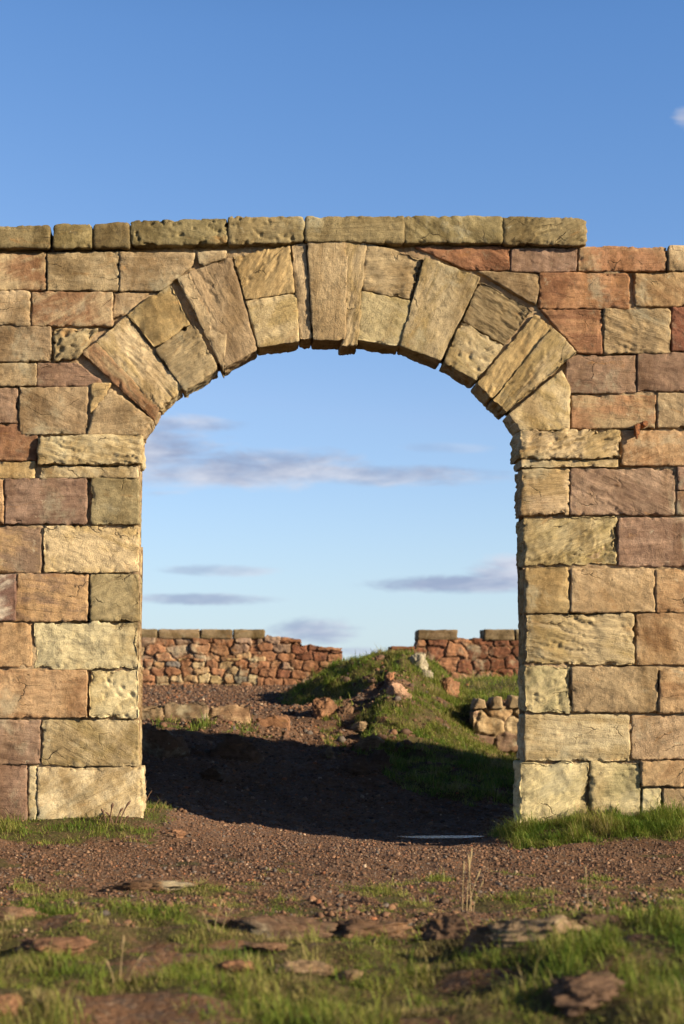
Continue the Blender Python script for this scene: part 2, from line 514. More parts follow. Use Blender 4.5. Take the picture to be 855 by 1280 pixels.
# -- jamb quoins
Q = dict(rad=.011, resw=.02, edge=.010, grow=.006)
for pts, col, kw in [
    (rect(114, 598, 173, 655), 'G', SMO), (rect(54, 658, 173, 715), 'Y', {}), (rect(113, 718, 173, 776), 'G', SMO),
    (rect(42, 778, 172, 836), 'C', dict(rough=.022)), (rect(112, 838, 172, 897), 'C', dict(pits=.03)), (rect(52, 900, 173, 957), 'Y', dict(ang=-.5)),
    (rect(47, 960, 178, 1075), 'C', {}),
    (rect(652, 587, 711, 643), 'Y', dict(bedamp=.014, ang=.1)), (rect(655, 647, 770, 706), 'Y', dict(bedamp=.016, rough=.02)),
    (rect(657, 709, 711, 766), 'OY', {}), (rect(658, 768, 792, 830), 'Y', dict(bedamp=.014)), (rect(656, 833, 713, 891), 'CG', dict(rough=.024, pits=.03)),
    (rect(656, 894, 787, 951), 'C', {}), (rect(650, 954, 736, 1075), 'CG', dict(rough=.022, bedamp=.01)), (rect(739, 953, 801, 1075), 'CG', dict(rough=.02, bedamp=.01)),
]:
    part('quoin', pts, col, **{**Q, **kw})
# -- imposts: a proud upper block over a set-back lower band
for (pts, low, col, kw) in [
    (rect(47, 545, 178, 581), rect(50, 583, 173, 597), 'C', dict(bedamp=.012)),
    (rect(648, 538, 775, 573), rect(651, 574, 773, 584), 'Y', dict(bedamp=.022, rough=.016))]:
    a = Acc()
    px_block(a, pts, col, y0=-.035, y1=T + .02, rad=.02, resw=.02, **kw)
    io_ = a.build('impost', M_STONE, arch_wall)
    a = Acc(); px_block(a, low, col, y0=-.008, y1=T, rad=.012, resw=.02)
    bo = a.build('lower_band', M_STONE, arch_wall); bo.parent = io_
# -- arch ring
V = dict(rad=.008, resw=.02, edge=.006, grow=.010)
VOUS = [
    ([(104, 441), (119, 429), (199, 512), (191, 523)], 'RB', dict(ang=-.78, bedamp=.006)),
    ([(120, 429), (157, 396), (226, 485), (199, 511)], 'Y', dict(ang=-.8, bedamp=.010)),
    ([(159, 394), (214, 356), (236, 404), (193, 434)], 'OY', dict(rough=.02, ang=.5)),
    ([(195, 437), (242, 404), (271, 461), (231, 488)], 'G', dict(ang=.55, bedamp=.012)),
    ([(222, 348), (235, 343), (283, 420), (279, 461)], 'T', dict(ang=-1.0)),
    ([(236, 342), (288, 323), (320, 436), (281, 459)], 'T', dict(ang=-1.05, bedamp=.009)),
    ([(292, 322), (362, 308), (367, 365), (307, 374)], 'OY', dict(ang=.95, bedamp=.013)),
    ([(308, 377), (370, 368), (373, 426), (323, 433)], 'Y', SMO),
    ([(365, 307), (381, 305), (389, 423), (376, 424)], 'B', dict(ang=-1.45)),
    ([(459, 308), (531, 322), (512, 373), (454, 361)], 'B', dict(rough=.026, bedamp=.012)),
    ([(453, 365), (513, 377), (499, 432), (448, 424)], 'Y', SMO),
    ([(531, 323), (599, 348), (550, 450), (501, 432)], 'Y', dict(bedamp=.0035, rough=.008, ang=1.1)),
    ([(600, 353), (667, 388), (630, 430), (579, 401)], 'G', dict(bedamp=.016, rough=.014, ang=-.6)),
    ([(577, 403), (628, 433), (595, 476), (556, 453)], 'Y', dict(ang=-.6, pits=.03)),
    ([(669, 394), (690, 410), (615, 498), (597, 479)], 'OY', dict(ang=.95, bedamp=.013)),
    ([(691, 411), (720, 440), (632, 515), (616, 500)], 'Y', dict(ang=.85, bedamp=.013)),
    ([(637, 517), (701, 466), (711, 536), (650, 537)], 'Y', dict(mids={'r': [(712, 483)]}, bedamp=.004)),
]
for pts, col, kw in VOUS:
    part('voussoir', pts, col, y0=rng.uniform(-.022, -.004), **{**V, **kw})
a = Acc()
px_block(a, [(385, 305), (434, 304), (430, 425), (392, 425)], 'B', y0=-.03, **{**V, **SMO, 'ang': 1.5})
px_block(a, [(432, 304), (457, 305), (446, 432), (427, 432)], 'Y', y0=-.024, y1=T, **{**V, 'ang': 1.4, 'bedamp': .012})
a.build('keystone', M_STONE, arch_wall)
# -- coping
for pts, col, kw in [
    ([(-120, 287), (62, 285), (62, 310), (-120, 313)], 'G', {}), ([(68, 283), (115, 282), (115, 311), (68, 311)], 'G', {}),
    ([(117, 282), (162, 281), (162, 311), (117, 311)], 'G', SMO), ([(164, 279), (283, 275), (283, 305), (164, 309)], 'G', dict(pits=.05)),
    ([(285, 274), (379, 273), (379, 304), (285, 307)], 'G', dict(pits=.04, bedamp=.010)), ([(382, 273), (504, 273), (504, 305), (382, 303)], 'G', {}),
    ([(505, 273), (627, 273), (627, 305), (505, 305)], 'G', {}), ([(628, 274), (731, 278), (731, 308), (628, 305)], 'G', dict(bedamp=.012, ang=.45, mids={'t': [(712, 275)]})),
    ([(-300, 289), (-122, 287), (-122, 313), (-300, 316)], 'G', {}), ([(-470, 291), (-302, 289), (-302, 316), (-470, 318)], 'G', {}), ([(-640, 293), (-472, 291), (-472, 318), (-640, 320)], 'G', {}),
]:
    part('coping_stone', pts, ((.25, .195, .105), (.19, .145, .072)), **{**dict(y0=-.05, y1=T + .05, rad=.024, resw=.03, jit=.07, grow=.010, rough=.006, edge=.006), **kw})

# -- mortar core behind the faces of the stones
intr = [(182, 1090), (182, 600), (184, 560), (191, 524), (199, 511), (226, 486), (231, 488), (271, 461), (279, 461), (320, 436), (373, 426), (392, 425), (446, 430), (499, 432), (550, 450),
        (556, 453), (595, 476), (615, 498), (632, 515), (648, 540), (648, 600), (650, 1090)]
ip = np.array([P2(*p) for p in intr])
topl = [(-640, 305), (62, 300), (163, 296), (380, 291), (731, 296), (731.5, 314), (855, 314)]
tp = np.array([P2(*p) for p in topl])
st = .0135
gx = np.arange(-3.2, 5.2, st); gz = np.arange(-.15, 4.5, st)
GX, GZ = np.meshgrid(gx, gz, indexing='ij')
X_, Z_ = GX.ravel(), GZ.ravel()


def inside(poly, x, z):
    r = np.zeros(len(x), bool); n = len(poly)
    for i in range(n):
        (xa, za), (xb, zb) = poly[i], poly[(i + 1) % n]
        if za == zb: continue
        c = ((za > z) != (zb > z)) & (x < (xb - xa) * (z - za) / (zb - za) + xa)
        r ^= c
    return r


def segdist(poly, x, z):
    d = np.full(len(x), 9.)
    for (xa, za), (xb, zb) in zip(poly[:-1], poly[1:]):
        L = (xb - xa) ** 2 + (zb - za) ** 2
        t = np.clip(((x - xa) * (xb - xa) + (z - za) * (zb - za)) / L, 0, 1)
        d = np.minimum(d, np.hypot(x - xa - t * (xb - xa), z - za - t * (zb - za)))
    return d


keepv = (~inside(ip, X_, Z_)) & (segdist(ip, X_, Z_) > .035) & (Z_ < np.interp(X_, tp[:, 0], tp[:, 1]) - .02)
keepv = keepv.reshape(GX.shape)
ids = np.arange(GX.size).reshape(GX.shape)
kc = keepv[:-1, :-1] & keepv[1:, :-1] & keepv[1:, 1:] & keepv[:-1, 1:]
fq = np.stack([ids[:-1, :-1], ids[1:, :-1], ids[1:, 1:], ids[:-1, 1:]], -1)[kc]
mo = Acc()
used, inv = np.unique(fq, return_inverse=True)
pp = np.stack([X_[used], np.zeros(len(used)), Z_[used]], 1)
dep = .045 + .040 * fbm(pp * 2.3, 3) + .012 * fbm(pp * 24, 3, .6)
v = pp.copy(); v[:, 1] = np.clip(dep, .010, .11)
mo.add(v, inv.reshape(-1, 4))
v = pp.copy(); v[:, 1] = T - np.clip(dep, .010, .11)
mo.add(v, inv.reshape(-1, 4)[:, ::-1])
for (xa, xb, zb) in ((5.15, 18.4, zt(312, 880)), (-7, -3.15, zt(305, -200))):
    for y, o in ((.03, 1), (T - .03, -1)):
        mo.add([(xa, y, -.2), (xb, y, -.2), (xb, y, zb), (xa, y, zb)], np.array([[0, 1, 2, 3][::o]]))
mo.build('mortar_core', M_MORTAR, arch_wall)

# -- rusty iron cramp sticking out of the right-hand masonry
bm = bmesh.new()
def bm_box(bm, c, s, rot=None):
    r = bmesh.ops.create_cube(bm, size=1); vs = r['verts']
    bmesh.ops.scale(bm, vec=s, verts=vs)
    if rot: bmesh.ops.rotate(bm, matrix=Matrix.Rotation(rot[0], 3, rot[1]), verts=vs)
    bmesh.ops.translate(bm, vec=c, verts=vs); return vs
p = at(795, 538, 0)
bm_box(bm, (p[0], -.03, p[2]), (.030, .07, .085), (.12, 'Y'))
bm_box(bm, (p[0] - .014, -.052, p[2] - .02), (.014, .03, .11), (-.1, 'Y'))
def finish_iron(bm, name, parent):
    bmesh.ops.bevel(bm, geom=bm.edges[:], offset=.004, segments=2, affect='EDGES')
    me = bpy.data.meshes.new(name); bm.to_mesh(me); bm.free(); me.materials.append(M_RUST)
    io = bpy.data.objects.new(name, me); COL.objects.link(io)
    me.transform(Matrix.Translation(-arch_wall.location)); io.parent = parent
    return io
io = finish_iron(bm, 'iron_cramp', arch_wall)
bm = bmesh.new()
p = at(804, 531, 0)
r = bmesh.ops.create_cone(bm, cap_ends=True, segments=14, radius1=.026, radius2=.022, depth=.075)
bmesh.ops.rotate(bm, matrix=Matrix.Rotation(math.pi / 2, 3, 'X'), verts=r['verts'])
bmesh.ops.translate(bm, vec=(p[0], -.03, p[2]), verts=r['verts'])
finish_iron(bm, 'cramp_head', io)

# ------------------------------------------------------------------ terrain
CP = []
def cz(X, Y, z): CP.append((X, Y, z))
def cp(px, py, Y): a = at(px, py, Y); CP.append((a[0], Y, a[2]))
for Y, z in ((-8, .0), (-6.3, .03), (-5, .03), (-3.2, .0), (-1.6, -.03)):
    for X in (-3, -1, .6, 2, 4.5): cz(X, Y, z + (.03 if X > 1.5 and Y < -4.5 else 0))
for X, Y, z in ((-4, 0, .10), (-2, 0, .10), (-1.2, 0, .09), (-.75, -.1, .07), (-.3, 0, .0), (.7, -.25, -.085), (1.6, -.25, -.10), (1.2, -.9, -.055), (.6, .9, -.12), (1.3, .5, -.125), (1.8, .5, -.11), (2.1, 0, .03), (2.7, -.1, .08), (4.2, -.05, .09), (7, 0, .1), (2.3, -.7, -.03), (3.5, -.9, -.03), (-1.2, -.8, -.01),
                (-.4, .8, .03), (4, 1, .05), (-3, 1, .1)): cz(X, Y, z)
cp(200, 1010, .5)
for px, py, Y in ((190, 1000, 2), (400, 1030, 2), (600, 1034, 2), (190, 965, 3.2), (400, 988, 3.2), (600, 1003, 3.2), (100, 955, 3.2), (720, 1000, 3.2),
                  (100, 915, 5), (200, 922, 5), (300, 930, 5), (400, 945, 5), (480, 948, 5), (600, 958, 5), (720, 960, 5),
                  (100, 897, 6.5), (180, 897, 6.5), (250, 897, 6.5), (330, 903, 6.5), (400, 918, 6.5), (440, 916, 6.5),
                  (550, 905, 7), (480, 890, 7), (612, 938, 7), (655, 958, 7.1), (720, 955, 7.2), (800, 955, 7.2),
                  (470, 873, 8.3), (540, 878, 8.3), (400, 886, 9), (200, 879, 9), (330, 884, 9), (100, 879, 9),
                  (340, 870, 12), (200, 867, 12), (100, 867, 12), (100, 857, 16), (200, 857, 16), (300, 858, 16), (400, 856, 16), (550, 853, 16), (640, 853, 16), (740, 853, 16),
                  (200, 856, 19), (550, 853, 19), (640, 853, 12), (740, 853, 12)): cp(px, py, Y)
CP = np.array(CP)
def tps(r2): return .5 * r2 * np.log(r2 + 1e-9)
_d2 = ((CP[:, None, :2] - CP[None, :, :2]) ** 2).sum(-1)
_n = len(CP)
_A = np.zeros((_n + 3, _n + 3)); _A[:_n, :_n] = tps(_d2) + .02 * np.eye(_n)
_A[:_n, _n] = 1; _A[:_n, _n + 1:] = CP[:, :2]; _A[_n, :_n] = 1; _A[_n + 1:, :_n] = CP[:, :2].T
_w = np.linalg.solve(_A, np.concatenate([CP[:, 2], np.zeros(3)]))
mA = at(490, 820, 10.5)           # crest of the grassy mound
XL = [at(455, 950, 5.0)[0], at(452, 930, 5.8)[0], at(468, 900, 7.0)[0], at(478, 885, 8.2)[0], at(470, 878, 9.4)[0]]   # eroded scarp along the path
mL = at(476, 862, 8.75)            # hummock on its near side
xr = at(588, 900, 7.6)[0]         # left end of the retaining wall


def mound_r(X, Y):
    dx = X - mA[0]
    return np.sqrt((dx / np.where(dx < 0, 1.55, 1.02)) ** 2 + ((Y - mA[1]) / np.where(Y < mA[1], 1.9, 3.2)) ** 2)


PC = at(552, 1046, .12)           # hollow with the puddle
PZ = PC[2]


def xLs(Y): return np.interp(Y, [5.0, 5.8, 7.0, 8.2, 9.4], XL)


def terrain(X, Y, detail=True):
    X = np.asarray(X, float); Y = np.asarray(Y, float)
    Xc, Yc = np.clip(X, -4.5, 7.5), np.clip(Y, -8, 19)
    z = np.zeros(len(X))
    for i in range(0, len(X), 20000):
        s = slice(i, i + 20000)
        d2 = (Xc[s, None] - CP[None, :, 0]) ** 2 + (Yc[s, None] - CP[None, :, 1]) ** 2
        z[s] = tps(d2) @ _w[:_n] + _w[_n] + Xc[s] * _w[_n + 1] + Yc[s] * _w[_n + 2]
    z = np.clip(z, -.3, 1.2)
    hi = .86 + .022 * np.clip(Y - 7.8, 0, 9)
    k = sm(7.55, 7.75, Y) * sm(xr - .05, xr + .25, X) * (hi > z)
    z = z + (hi - z) * k
    xL = np.interp(Y, [5.0, 5.8, 7.0, 8.2, 9.4], XL) + .10 * perlin(np.stack([Y * 1.7, X * .9, 0 * X], 1))
    z = z + .12 * sm(xL - .06, xL + .12, X) * sm(xL + 1.5, xL + .25, X) * sm(5.0, 5.7, Y) * sm(9.5, 8.6, Y)
    r = mound_r(X, Y)
    z = z + .575 * np.clip(1 - r ** 2.3, 0, 1) ** 1.05
    z = z + .15 * np.exp(-(((X - mL[0]) / .42) ** 2 + ((Y - mL[1]) / .5) ** 2) ** 1.5)
    if detail:
        p = np.stack([X, Y, np.zeros(len(X))], 1)
        near = np.exp(-(np.hypot(X - .5, Y - 3) / 30) ** 2)
        z = z + near * (.030 * fbm(p * .9, 3) + .016 * fbm(p * 3.7 + 5, 3) + .007 * fbm(p * 13 + 9, 3))
        z = z + near * .12 * np.clip(1.35 - r, 0, 1) * fbm(p * 2.4 + 3, 4, .55)
        z = z + .10 * sm(.55, 1.3, X - .25 * perlin(p * 1.3)) * sm(-4.7, -5.6, Y) * sm(-9, -7, Y) + .05 * sm(.2, -.5, X) * sm(-3.9, -4.3, Y) * sm(-5.2, -4.7, Y)
        fg = sm(-3.4, -4.6, Y) * sm(-9, -7, Y)
        z = z + fg * .045 * fbm(p * 2.4 + 21, 3)
        z = z + .06 * np.exp(-((X - xLs(Y)) / .6) ** 2) * sm(5, 5.8, Y) * sm(10.5, 9, Y) * fbm(p * 4.5 + 71, 4, .6)
        bk = sm(1.5, 4.0, Y) * sm(9, 6, Y)
        z = z + bk * .05 * fbm(p * 2.1 + 41, 4)
    # the wheel-worn dip that holds the puddle drains towards the near side
    wx = sm(.50, .26, np.abs(X - PC[0]))
    low = np.where(Y < .05, PZ - .006 - (.05 - Y) * -.085, PZ - .016)
    k = wx * sm(-1.3, -.7, Y) * sm(.26, .18, Y)
    z = np.where(z > low, z + (low - z) * k, z)
    return z


def axis(lo, hi, d, far):
    a = np.arange(lo, hi + d / 2, d); out = [a]; s, x = d, hi
    ext = []
    while x < far: s *= 1.35; x += s; ext.append(x)
    ext2 = []; s, x = d, lo
    while x > -far: s *= 1.35; x -= s; ext2.append(x)
    return np.array(ext2[::-1] + a.tolist() + ext)


# turf: where grass grows, written as shapes on the ground
def poly_mask(poly, px, py): return inside(np.array(poly, float), px, py)


def turf_amount(X, Y, Z):
    P = np.stack([X, Y, Z], 1)
    px, py = proj(P)
    p = np.stack([X, Y, np.zeros(len(X))], 1)
    n = fbm(p * 1.7 + 3, 4, .6); n2 = fbm(p * 4.5 + 13, 3, .6)
    g = np.zeros(len(X))
    fr = Y < -1.3
    # foreground turf, thinning towards the gravel
    dens = sm(-2.35, -3.6, Y) * .62 + sm(-3.9, -4.8, Y) * .5
    side = .22 * sm(1.6, -.6, X) * sm(-1.6, -2.4, Y)
    gf = dens + side + n * 1.25 + n2 * .75 - .36
    g = np.where(fr, np.clip(gf, 0, 1), g)
    # strip along the foot of the left pier, tussock at the right pier
    a = sm(-.55, -.80, X + .3 * n2) * sm(-1.0, -.35, Y + .35 * n) * sm(1.0, .4, Y)
    b = sm(1.75, 2.05, X) * sm(-.85, -.55, Y + .2 * n) * sm(.9, .3, Y)
    c = sm(-.35, -.6, X) * sm(-.5, .1, Y) * sm(1.5, .8, Y) * .7
    g = np.where(~fr, np.maximum.reduce([g, a, b, c]), g)
    bk = Y > 1.5
    r = mound_r(X, Y)
    m1 = sm(1.12, .95, r + .12 * n2) * np.clip(1.15 + .9 * n2 + .5 * n, .1, 1)
    mB = poly_mask([(452, 900), (475, 868), (560, 866), (600, 885), (650, 950), (700, 1012), (560, 1000), (500, 985), (455, 935), (470, 915)], px + 8 * n2, py + 6 * n) & (Y > 2.6) & (Y < 9)
    tp_ = sm(xr - .3, xr + .1, X) * sm(7.65, 7.85, Y)
    kb = sm(5.2, 5.7, Y) * sm(6.35, 6.0, Y) * sm(.9, .1, X) * np.clip(.35 + 1.1 * n2, 0, 1)
    lf = sm(4.6, 5.2, Y) * sm(9, 7, Y) * sm(.6, 1.2, X) * sm(2.3, 1.7, X) * np.clip(.15 + 1.1 * n2, 0, 1)
    out = sm(3.2, 4.2, X) * sm(1.8, 3, Y)
    far = sm(18.5, 20, Y)
    g = np.where(bk, np.maximum.reduce([g, m1, mB * np.clip(.85 + .9 * n2 + .4 * n, 0, 1), tp_, kb, lf, out, far]), g)
    g = np.maximum(g, sm(6, 12, np.abs(X - .7)) * .9)
    return np.clip(g, 0, 1)


ax, ay = axis(-4.2, 7.2, .04, 3500), axis(-7.6, 18, .045, 3500)
GXX, GYY = np.meshgrid(ax, ay, indexing='ij')
gxf, gyf = GXX.ravel(), GYY.ravel()
gzf = terrain(gxf, gyf)
tf = turf_amount(gxf, gyf, gzf)
gid = np.arange(len(gxf)).reshape(GXX.shape)
gf = np.stack([gid[:-1, :-1], gid[1:, :-1], gid[1:, 1:], gid[:-1, 1:]], -1).reshape(-1, 4)
ga = Acc(); ga.add(np.stack([gxf, gyf, gzf], 1), gf, turf=tf)
tag(ga.build('ground', M_GROUND), kind='structure')


def zat(X, Y):
    """ground height by bilinear lookup in the ground sheet"""
    X, Y = np.atleast_1d(X), np.atleast_1d(Y)
    i = np.clip(np.searchsorted(ax, X) - 1, 0, len(ax) - 2); j = np.clip(np.searchsorted(ay, Y) - 1, 0, len(ay) - 2)
    u = (X - ax[i]) / (ax[i + 1] - ax[i]); v = (Y - ay[j]) / (ay[j + 1] - ay[j])
    Zg = gzf.reshape(GXX.shape)
    return (1 - u) * (1 - v) * Zg[i, j] + u * (1 - v) * Zg[i + 1, j] + u * v * Zg[i + 1, j + 1] + (1 - u) * v * Zg[i, j + 1]


# puddle in the wheel-worn hollow
pa = Acc()
c = PC; th = np.linspace(0, 2 * np.pi, 48, endpoint=False)
ring = np.stack([c[0] + (.30 + .05 * np.sin(3 * th)) * np.cos(th), .12 + (.11 + .015 * np.cos(2 * th)) * np.sin(th), np.zeros(48)], 1)
ring[:, 2] = PZ
vv = np.concatenate([ring, ring.mean(0)[None]])
pa.add(vv, np.stack([np.arange(48), (np.arange(48) + 1) % 48, np.full(48, 48)], 1))
tag(pa.build('puddle', M_WATER), kind='structure')

# ------------------------------------------------------------------ far rubble walls and retaining wall
def rubble(name, parent, x0, x1, zb, ztf, y, th, size, cols, mort=(.25, .15, .09), flat=1.5, seed=1, res=.016, flush=.5):
    """front, back and top of a rubble wall: uneven stones packed in mortar, a stepped or sloping top"""
    r_ = np.random.default_rng(seed)
    zb0 = zb - .25
    xs = np.arange(x0, x1 + res / 2, res); top = np.array([ztf(x) for x in xs])
    nz = int((top.max() - zb0) / res)
    # seed points: loose courses
    pts = []
    hgt = size / flat; z = zb0 - hgt
    while z < top.max() + hgt:
        x = x0 - size * (1 + r_.random())
        while x < x1 + size:
            wd = size * r_.uniform(.42, 1.75); pts.append((x + wd / 2, z + r_.uniform(-.22, .22) * hgt)); x += wd
        z += hgt * r_.uniform(.75, 1.25)
    pts = np.array(pts); ci = r_.integers(0, len(cols), len(pts))
    c1 = np.array([PAL[cols[i]][0] for i in ci]) * r_.normal(1, .15, (len(pts), 1)); c2 = np.array([PAL[cols[i]][1] for i in ci]) * r_.normal(1, .15, (len(pts), 1))
    offs = r_.uniform(-.022, .022, len(pts)); boff = r_.uniform(-40, 40, (len(pts), 3)); stk = r_.uniform(.1, .9, len(pts))
    acc = Acc(); rows = []
    n = len(xs)
    for side in (0, 1):
        S, Tt = np.meshgrid(np.arange(n), np.linspace(0, 1, nz + 1), indexing='ij')
        X = xs[S.ravel()]; tpz = top[S.ravel()]
        Z = zb0 + (tpz - zb0) * Tt.ravel()
        p = np.stack([X, np.full(len(X), side * 7.0), Z], 1)
        wx, wz = .045 * fbm(p * 5 + 1, 3), .035 * fbm(p * 5 + 31, 3)
        q = np.stack([X + wx, (Z + wz) * flat], 1)
        D1 = np.full(len(X), 9.); D2 = np.full(len(X), 9.); I = np.zeros(len(X), int)
        for k, (a_, b_) in enumerate(pts):
            dx, dz = np.abs(q[:, 0] - a_), np.abs(q[:, 1] - b_ * flat)
            d = (dx ** 7 + dz ** 7) ** (1 / 7.)
            m = d < D1
            D2 = np.where(m, D1, np.minimum(D2, d)); I = np.where(m, k, I); D1 = np.where(m, d, D1)
        gap = D2 - D1
        st_ = sm(.004, .038, gap)
        h = st_ * (.028 + offs[I]) + (1 - st_) * (-.016 + flush * .034 * fbm(p * 3 + 7, 3)) + .018 * fbm(p * 6 + boff[I], 5, .65) + .009 * fbm(p * np.array([8, 8, 30]) + boff[I], 3)
        V = np.stack([X, (y - h) if side == 0 else (y + th + h), Z + .02 * fbm(np.stack([X, 0 * X + 3, 0 * X], 1) * 5, 3) * Tt.ravel()], 1)
        mk = sm(.022, .008, gap)[:, None]
        C1 = c1[I] * (1 - mk) + np.array(mort) * mk; C2 = c2[I] * (1 - mk) + np.array(mort) * .8 * mk
        ids = np.arange(len(X)).reshape(n, nz + 1)
        f = np.stack([ids[:-1, :-1], ids[1:, :-1], ids[1:, 1:], ids[:-1, 1:]], -1).reshape(-1, 4)
        acc.add(V, f if side == 0 else f[:, ::-1], colour=C1, second_colour=C2, bed=p + boff[I], relief=np.full(len(X), .5), streak=stk[I])
        rows.append((V[ids[:, -1]], V[ids[0]], V[ids[-1]]))
    for k in range(3):
        A_, B_ = rows[0][k], rows[1][k]
        L = np.linspace(0, 1, 9)[:, None, None]
        G = A_[None] * (1 - L) + B_[None] * L
        pb = G.reshape(-1, 3)
        w_ = np.sin(np.pi * np.repeat(np.linspace(0, 1, 9), len(A_)))
        dsp = .03 * fbm(pb * 7 + 5, 3) * w_
        V = pb.copy(); V[:, 2 if k == 0 else 0] += dsp
        ids = np.arange(len(V)).reshape(9, len(A_))
        acc.add(V, np.stack([ids[:-1, :-1], ids[:-1, 1:], ids[1:, 1:], ids[1:, :-1]], -1).reshape(-1, 4), colour=np.array(PAL[cols[0]][0]) * .9, second_colour=np.array(mort), bed=pb, relief=np.full(len(V), .5), streak=np.full(len(V), .3))
    return acc.build(name, M_RUBBLE, parent)


def wall_thing(name, label, x, y):
    e = empty(name, (x, y, float(zat(x, y)[0]))); tag(e, label, 'stone wall', kind='thing'); return e


FY, FT = 16.2, .45
fx = lambda px: at(px, 830, FY)[0]
fz = lambda py: at(400, py, FY)[2]
# left wall, stepping down towards the mound
w1 = wall_thing('rubble_wall', 'low red and tan rubble wall behind the gravel, on the left under the arch', fx(290), FY + .2)
segL = lambda x: fz(797) if x < fx(332) else (fz(800) if x < fx(376) else fz(810))
LX0, LX1 = fx(60), fx(428)
mid = fz(823)
rubble('masonry', w1, LX0, fx(322), fz(860), lambda x: mid, FY, FT, .20, ['RO', 'O', 'OY', 'T', 'T', 'B', 'K', 'R', 'Y', 'RO'], seed=3)
rubble('upper_masonry', w1, LX0, fx(332), mid + .2, lambda x: fz(798), FY, FT, .30, ['RO', 'R', 'O', 'RO', 'P', 'R'], seed=4, flush=1.0)
rubble('red_masonry', w1, fx(322) + .005, LX1, fz(860), lambda x: float(np.interp(x, [fx(322), fx(330), fx(334), fx(341), fx(350), fx(362), fx(374), fx(378), fx(395), fx(408), fx(428)], [fz(799), fz(798), fz(793), fz(796), fz(797), fz(798), fz(801), fz(806), fz(807), fz(810), fz(814)])), FY, FT, .27, ['RO', 'RD', 'RO', 'R', 'RD', 'P'], seed=5, flat=1.8)
for p0, p1 in ((60, 120), (121, 196), (197, 249), (250, 290), (291, 331)):
    b = Acc(); block(b, [(fx(p0), fz(787)), (fx(p1), fz(787)), (fx(p1), fz(799)), (fx(p0), fz(799))], FY - .04, FY + FT + .03, (tuple(np.array(PAL['T'][0]) * .62), (.15, .105, .05)), res=.03, rad=.02, resw=.1)
    b.build('coping_stone', M_RUBBLE, w1)
b = Acc(); block(b, [(fx(351), fz(796)), (fx(376), fz(799)), (fx(377), fz(804)), (fx(350), fz(803))], FY - .06, FY + FT, 'RO', res=.025, rad=.015, resw=.1, edge=.02, rough=.02)
b.build('capping_slab', M_RUBBLE, w1)
b = Acc(); block(b, [(fx(396), fz(808)), (fx(428), fz(810)), (fx(426), fz(814)), (fx(395), fz(813))], FY - .06, FY + FT, 'RO', res=.025, rad=.012, resw=.1, edge=.02, rough=.02)
b.build('capping_slab', M_RUBBLE, w1)
# right wall with two surviving coping blocks
w2 = wall_thing('rubble_wall', 'low dark red rubble wall behind the grassy mound, on the right under the arch', fx(590), FY + .2)
segR = lambda x: fz(811) if x < fx(521) else (fz(798) if x < fx(573) else (fz(800) if x < fx(604) else fz(797)))
RX0, RX1 = fx(488), fx(800)
rubble('masonry', w2, RX0, RX1, fz(858), lambda x: float(np.interp(x, [fx(488), fx(519), fx(523), fx(570), fx(576), fx(603), fx(607), fx(800)], [fz(812), fz(811), fz(800), fz(799), fz(797), fz(798), fz(799), fz(799)])), FY, FT, .29, ['RO', 'RD', 'RD', 'RO', 'RD', 'R'], seed=8, flat=1.25, flush=.8)
for p0, p1 in ((522, 572), (605, 643), (644, 700), (701, 760), (761, 800)):
    b = Acc(); block(b, [(fx(p0), fz(787 if p0 < 600 else 786)), (fx(p1), fz(787 if p0 < 600 else 786)), (fx(p1), fz(800)), (fx(p0), fz(800))], FY - .05, FY + FT + .03, (tuple(np.array(PAL['T'][0]) * .6), (.14, .098, .05)), res=.03, rad=.02, resw=.1)
    b.build('coping_stone', M_RUBBLE, w2)
b = Acc(); block(b, [(fx(488), fz(808)), (fx(518), fz(808)), (fx(518), fz(812)), (fx(488), fz(812))], FY - .06, FY + FT, 'RD', res=.03, rad=.012, resw=.1)
b.build('capping_slab', M_RUBBLE, w2)
# retaining wall beside the grass slope
w3 = wall_thing('retaining_wall', 'short broken retaining wall of pale pink rubble beside the right pier', xr + .8, 7.4)
zr = lambda py: at(620, py, 7.4)[2]
topR = lambda x: float(np.interp(x, [xr - .1, xr + .25, xr + .6, xr + 3], [zr(893), zr(884), zr(882), zr(882)]))
rubble('masonry', w3, xr, xr + 3.2, zr(965), topR, 7.36, .3, .30, ['P', 'O', 'B', 'P', 'B', 'T'], mort=(.34, .24, .16), seed=13, flat=1.35, flush=1.6)
b = Acc()
for i, (p0, p1) in enumerate(((590, 608), (610, 628), (633, 652), (655, 690))):
    x0, x1 = at(p0, 880, 7.4)[0], at(p1, 880, 7.4)[0]
    block(b, [(x0 + .05, zr((873, 872, 869, 874)[i])), (x1 - .03, zr((875, 871, 872, 873)[i])), (x1, zr(886)), (x0, zr(886))], 7.3, 7.66, ['T', 'B', 'T', 'P'][i], res=.02, rad=.012, resw=.05, edge=.012, rough=.014)
b.build('top_stones', M_RUBBLE, w3)

# ------------------------------------------------------------------ loose rocks
_bm = bmesh.new(); bmesh.ops.create_icosphere(_bm, subdivisions=5, radius=1)
ICO_V = np.array([v.co[:] for v in _bm.verts]); ICO_F = np.array([[v.index for v in f.verts] for f in _bm.faces]); _bm.free()


